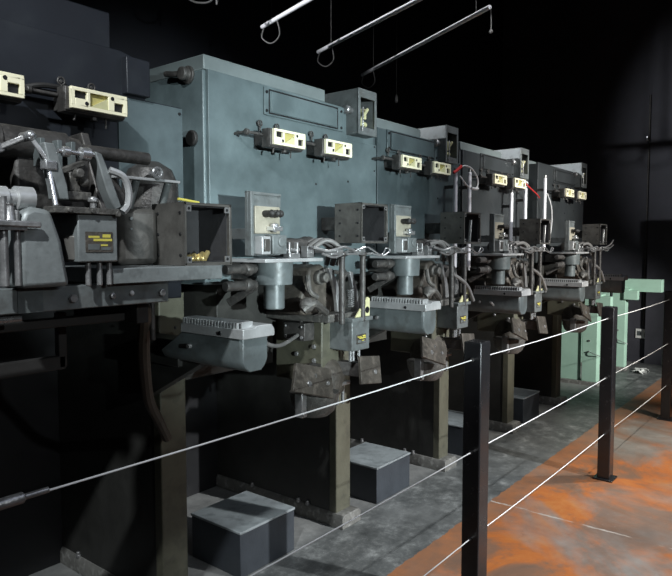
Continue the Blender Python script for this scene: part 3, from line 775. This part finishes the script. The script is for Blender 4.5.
# low treads in the dark at the left
m = MB(); m.box(.55,1.45,2.02,2.40,.06,.10); m.box(.55,1.45,2.05,2.08,0,.06); m.box(.55,1.45,2.34,2.37,0,.06); m.build('tread','dark_base',near)
m = MB(); m.box(-.3,.95,1.95,2.02,.20,.235); m.box(-.3,-.26,1.95,2.02,0,.2); m.box(.91,.95,1.95,2.02,0,.2); m.build('tread_rail','plinth',near)

# ------------------------------------------------------------ foot boxes between the machines
SX = 1.985
slabels = ['large foot box nearest the camera at the bottom of the photo', 'foot box with a pale top, second from the camera, left of the nearest post',
           'foot box half hidden behind the nearest black post', 'small foot box farthest along the row, right of the nearest post']
for i in range(4):
    x = SX+1.118*i+(0 if i == 0 else -.01)
    t = thing('foot_box', slabels[i], 'foot box', (x+.185, 2.31, 0), 'foot boxes on the floor between the machines')
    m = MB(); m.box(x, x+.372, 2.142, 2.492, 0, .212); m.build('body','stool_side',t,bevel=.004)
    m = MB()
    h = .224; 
    m.box(x-.004, x+.376, 2.138, 2.496, .212, .224); tp = m.build('top','stool_top_lit',t,bevel=.003)

# ------------------------------------------------------------ pale green frames
for i, (lab) in enumerate(('pale green machine frame standing directly beyond the last dark machine','pale green machine frame nearest the end wall, with a long arm at its top')):
    X = COLX+PITCH*(4+i)
    t = thing('machine_frame', lab, 'machine frame', (X+.06, 2.5, 0), 'pale green frames at the end of the row')
    m = MB(); m.box(X, X+.12, 2.10, 2.26, .04, 1.00 if i else 1.0); m.build('column','green',t,bevel=.004)
    m = MB(); m.box(X-.02, X+.14, 2.08, 3.1, 0, .04); m.build('plinth','plinth',t)
    m = MB(); m.box(X+.02, X+.10, 2.30, 3.05, .04, .98); m.build('side_panel','green',t,bevel=.004)
    m = MB(); m.box(X-.02, X+.14, 2.06, 2.9, 1.0, 1.02); m.box(X-.03, X+.06, 1.96, 2.12, .89, 1.0) ; m.build('cap','green',t)
    if i:
        m = MB(); m.box(X+.1, X+.22, 1.72, 2.6, .985, 1.14); m.build('arm','green',t,bevel=.004)
    m = MB(); m.bolt((X,2.18,.5),(-1,0,0),.012); m.cyl((X-.02,2.18,.38),(X,2.18,.38),.008); m.tube([(X-.01,2.18,.38),(X-.03,2.12,.36),(X-.01,2.06,.34)],.005,6); m.build('bolt','steel',t)
m = MB()
for k in range(7):
    a = random.random()*PI; c = Vector((8.36+.20*random.random(), 1.88+.10*random.random(), .012)); d = Vector((math.cos(a),math.sin(a),.1))*(.05+.05*random.random())
    w = Vector((-d.y,d.x,.03))*.35
    m.plate([c-d-w,c+d-w*.6+Vector((0,0,.015)),c+d+w,c-d+w*.7+Vector((0,0,.02))],.003)
tag(m.build('paper_scrap','paper',None,(8.46,1.93,0),bevel=0),'crumpled white scrap on the floor at the foot of the last green frame','scrap')

# ------------------------------------------------------------ barrier
plab = ['black barrier post just outside the left edge', 'tall black barrier post nearest the camera', 'middle black barrier post with its square foot on the orange floor', 'black barrier post at the right edge of the photo']
PX = [.405, 2.462, 4.40, 6.27]
for i, x in enumerate(PX):
    t = thing('barrier_post', plab[i], 'post', (x, 1.195, 0), 'black barrier posts')
    m = MB(); w = .046; m.box(x-w, x+w, 1.155, 1.235, .010, 1.152); m.build('upright','post',t,bevel=.006)
    m = MB(); m.prism([(x-.066,1.132),(x+.066,1.132),(x+.066,1.258),(x-.066,1.258)],'z',0,.012); m.build('foot_plate','post',t,bevel=.004)
    m = MB()
    for z in (1.077,.685,.31): m.lathe((x-w,1.195,z),(-1,0,0),[(0,.010),(.006,.008)],10); m.lathe((x+w,1.195,z),(1,0,0),[(0,.010),(.006,.008)],10)
    m.build('wire_ferrule','iron',t,bevel=0)
for z, lab in ((1.077,'top white wire strung between the black barrier posts'),(.685,'middle white wire strung between the black barrier posts'),(.31,'lowest white wire strung between the black barrier posts')):
    t = thing('barrier_wire', lab, 'wire', (PX[0]+.05, 1.195, z), 'white wires of the barrier')
    for a, b in zip(PX, PX[1:]+[7.9]):
        m = MB(); n = 8; sg = .006
        m.tube([(a+.047+(b-a-.094)*k/n, 1.195, z-sg*4*(k/n)*(1-k/n)) for k in range(n+1)], .0023, 8, 2)
        m.build('strand','wire',t,bevel=0)
    if z > 1:
        m = MB(); m.lathe((PX[0]+.05,1.195,z),(1,0,0),[(0,.006),(.01,.011),(.10,.011),(.105,.006),(.15,.006)],12); m.build('turnbuckle','steel',t,bevel=0)

# ------------------------------------------------------------ hanging rods
rods = [((3.103,3.089),(2.80,2.05),'short pale rod hanging at top left, leftmost of the three','a'),
        ((3.754,3.151),(3.20,1.65),'pale rod hanging in the middle of the three','b'),
        ((4.481,3.274),(3.711,1.75),'pale rod hanging farthest right, with a cord at its end','c')]
for (a, b, lab, k) in rods:
    t = thing('hanging_rod', lab, 'rod', (a[0],a[1],3.0), 'pale rods hung from the dark ceiling')
    m = MB(); m.cyl((*a,3.0),(*b,3.0),.014,n=14); m.build('tube','rod',t,bevel=.002)
    m = MB(); A = Vector((*a,3.0)); d = (Vector((*b,3.0))-A).normalized()
    m.tube([A+d*.03+Vector((0,0,-.01)), A+d*.0+Vector((.0,0,-.07)), A+d*.05+Vector((.03,-.02,-.115)), A+d*.16+Vector((.03,-.02,-.09)), A+d*.20+Vector((0,0,-.01))], .005, 8)
    m.build('cable_loop','grey_hose',t,bevel=0)
    m = MB()
    for f in (.12, .92):
        p = A+(Vector((*b,3.0))-A)*f; m.cyl(p, (p.x,p.y,ZC), .003, n=6)
    m.build('suspension_wire','iron',t,bevel=0)
    if k == 'c':
        e = Vector((*b,3.0)); m = MB(); m.tube([e, e+Vector((.02,0,-.05)), e+Vector((.02,0,-.13))], .003, 6); m.sphere(e+Vector((.02,0,-.14)),.012,8); m.build('cord','grey_hose',t,bevel=0)
t = thing('hanging_cable_loop','curled pale cable hanging at the top edge above the nearest machines','cable',(2.55,3.1,3.0))
m = MB(); m.tube([(2.50,3.15,3.12),(2.50,3.13,3.04),(2.56,3.10,3.005),(2.63,3.05,3.02),(2.66,3.03,3.10),(2.66,3.03,3.2),(2.66,3.03,ZC-.1),(2.66,3.03,ZC)],.006,8); m.build('cable','grey_hose',t,bevel=0)
MB().cyl((2.655,3.03,3.05),(2.665,3.03,3.14),.012).build('sleeve','white_cable',t,bevel=0)
t = thing('hanging_cord','thin dark cord with a small end weight, hanging behind the rightmost rod','weight',(4.75,3.1,2.85))  # a hanging cord, with a small weight at its lower end
m = MB(); m.cyl((4.75,3.1,2.86),(4.75,3.1,ZC),.003,n=6); m.build('cord','iron',t,bevel=0)
m = MB(); m.lathe((4.75,3.1,2.79),(0,0,1),[(0,.006),(.01,.014),(.05,.012),(.07,.004)],10); m.build('weight','steel',t,bevel=0)

# ------------------------------------------------------------ light
def spot(name, loc, tgt, power, ang, blend, col, size=.06):
    l = bpy.data.lights.new(name,'SPOT'); l.energy = power; l.spot_size = math.radians(ang); l.spot_blend = blend; l.color = col; l.shadow_soft_size = size
    o = bpy.data.objects.new(name, l); COL.objects.link(o); o.location = loc
    o.rotation_euler = (Vector(tgt)-Vector(loc)).to_track_quat('-Z','Y').to_euler(); return o
spot('unseen_spotlight', (.3,-3.6,1.75), (2.2,1.9,1.74), 2050, 22.5, 1., (.84,.97,1.0), .04)
spot('unseen_spotlight', (.6,-3.6,2.9), (1.6,1.9,1.2), 150, 36, 1., (.90,.97,1.0), .05)  # weak unseen fill for the nearer machines
spot('unseen_spotlight', (3.6,-3.6,3.0), (3.3,2.0,.05), 2200, 30, .9, (.95,.98,1.0), .05)  # unseen spot added to brighten the floor lane
spot('unseen_spotlight', (4.0,-3.6,3.0), (4.8,1.9,1.60), 2300, 28, 1., (1.0,.99,.95), .05)  # unseen spot added to brighten the upper parts of the farther machines
spot('unseen_spotlight', (5.2,-3.6,2.6), (7.9,2.1,.70), 2600, 24, .8, (1.0,1.0,.96), .05)  # unseen spot added to brighten the green frames
spot('unseen_spotlight', (-1.9,3.85,3.15), (3.6,2.2,3.0), 1500, 22, .8, (.92,.96,1.0), .05)  # unseen spot added only to light the hanging rods
spot('ceiling_spotlight', (-.8,.3,3.4), (.95,1.7,1.72), 380, 40, .9, (.92,.97,1.0), .05)
spot('ceiling_spotlight', (3.6,.9,3.6), (3.4,1.7,1.0), 70, 100, .8, (.95,.98,1.0), .06)
spot('ceiling_spotlight', (5.5,.0,3.55), (5.25,.80,.0), 620, 50, 1., (1.0,.95,.86), .06)
w = bpy.data.worlds.new('World'); scn.world = w; w.use_nodes = True
w.node_tree.nodes['Background'].inputs[0].default_value = (.55,.58,.75,1); w.node_tree.nodes['Background'].inputs[1].default_value = .0
l = bpy.data.lights.new('room_glow','AREA'); l.shape='RECTANGLE'; l.size=3; l.size_y=2; l.energy=22; l.color=(.75,.82,1.0)
o = bpy.data.objects.new('room_glow', l); COL.objects.link(o); o.location=(2.5,-1.0,3.55); o.rotation_euler=(0,0,0)

# ------------------------------------------------------------ camera
cd = bpy.data.cameras.new('camera'); cam = bpy.data.objects.new('camera', cd); COL.objects.link(cam)
cd.sensor_width = 36; cd.lens = 640/672*36; cd.clip_start = .02
yaw = math.atan2(509, math.hypot(640,42)); pit = math.atan2(42, 640)
F = Vector((math.cos(yaw)*math.cos(pit), math.sin(yaw)*math.cos(pit), -math.sin(pit)))
cam.location = (0,0,1.55); cam.rotation_euler = F.to_track_quat('-Z','Y').to_euler()
scn.camera = cam
scn.view_settings.view_transform = 'Standard'; scn.view_settings.look = 'None'; scn.view_settings.gamma = 1
scn.view_settings.use_curve_mapping = False
scn.view_settings.exposure = 0.0
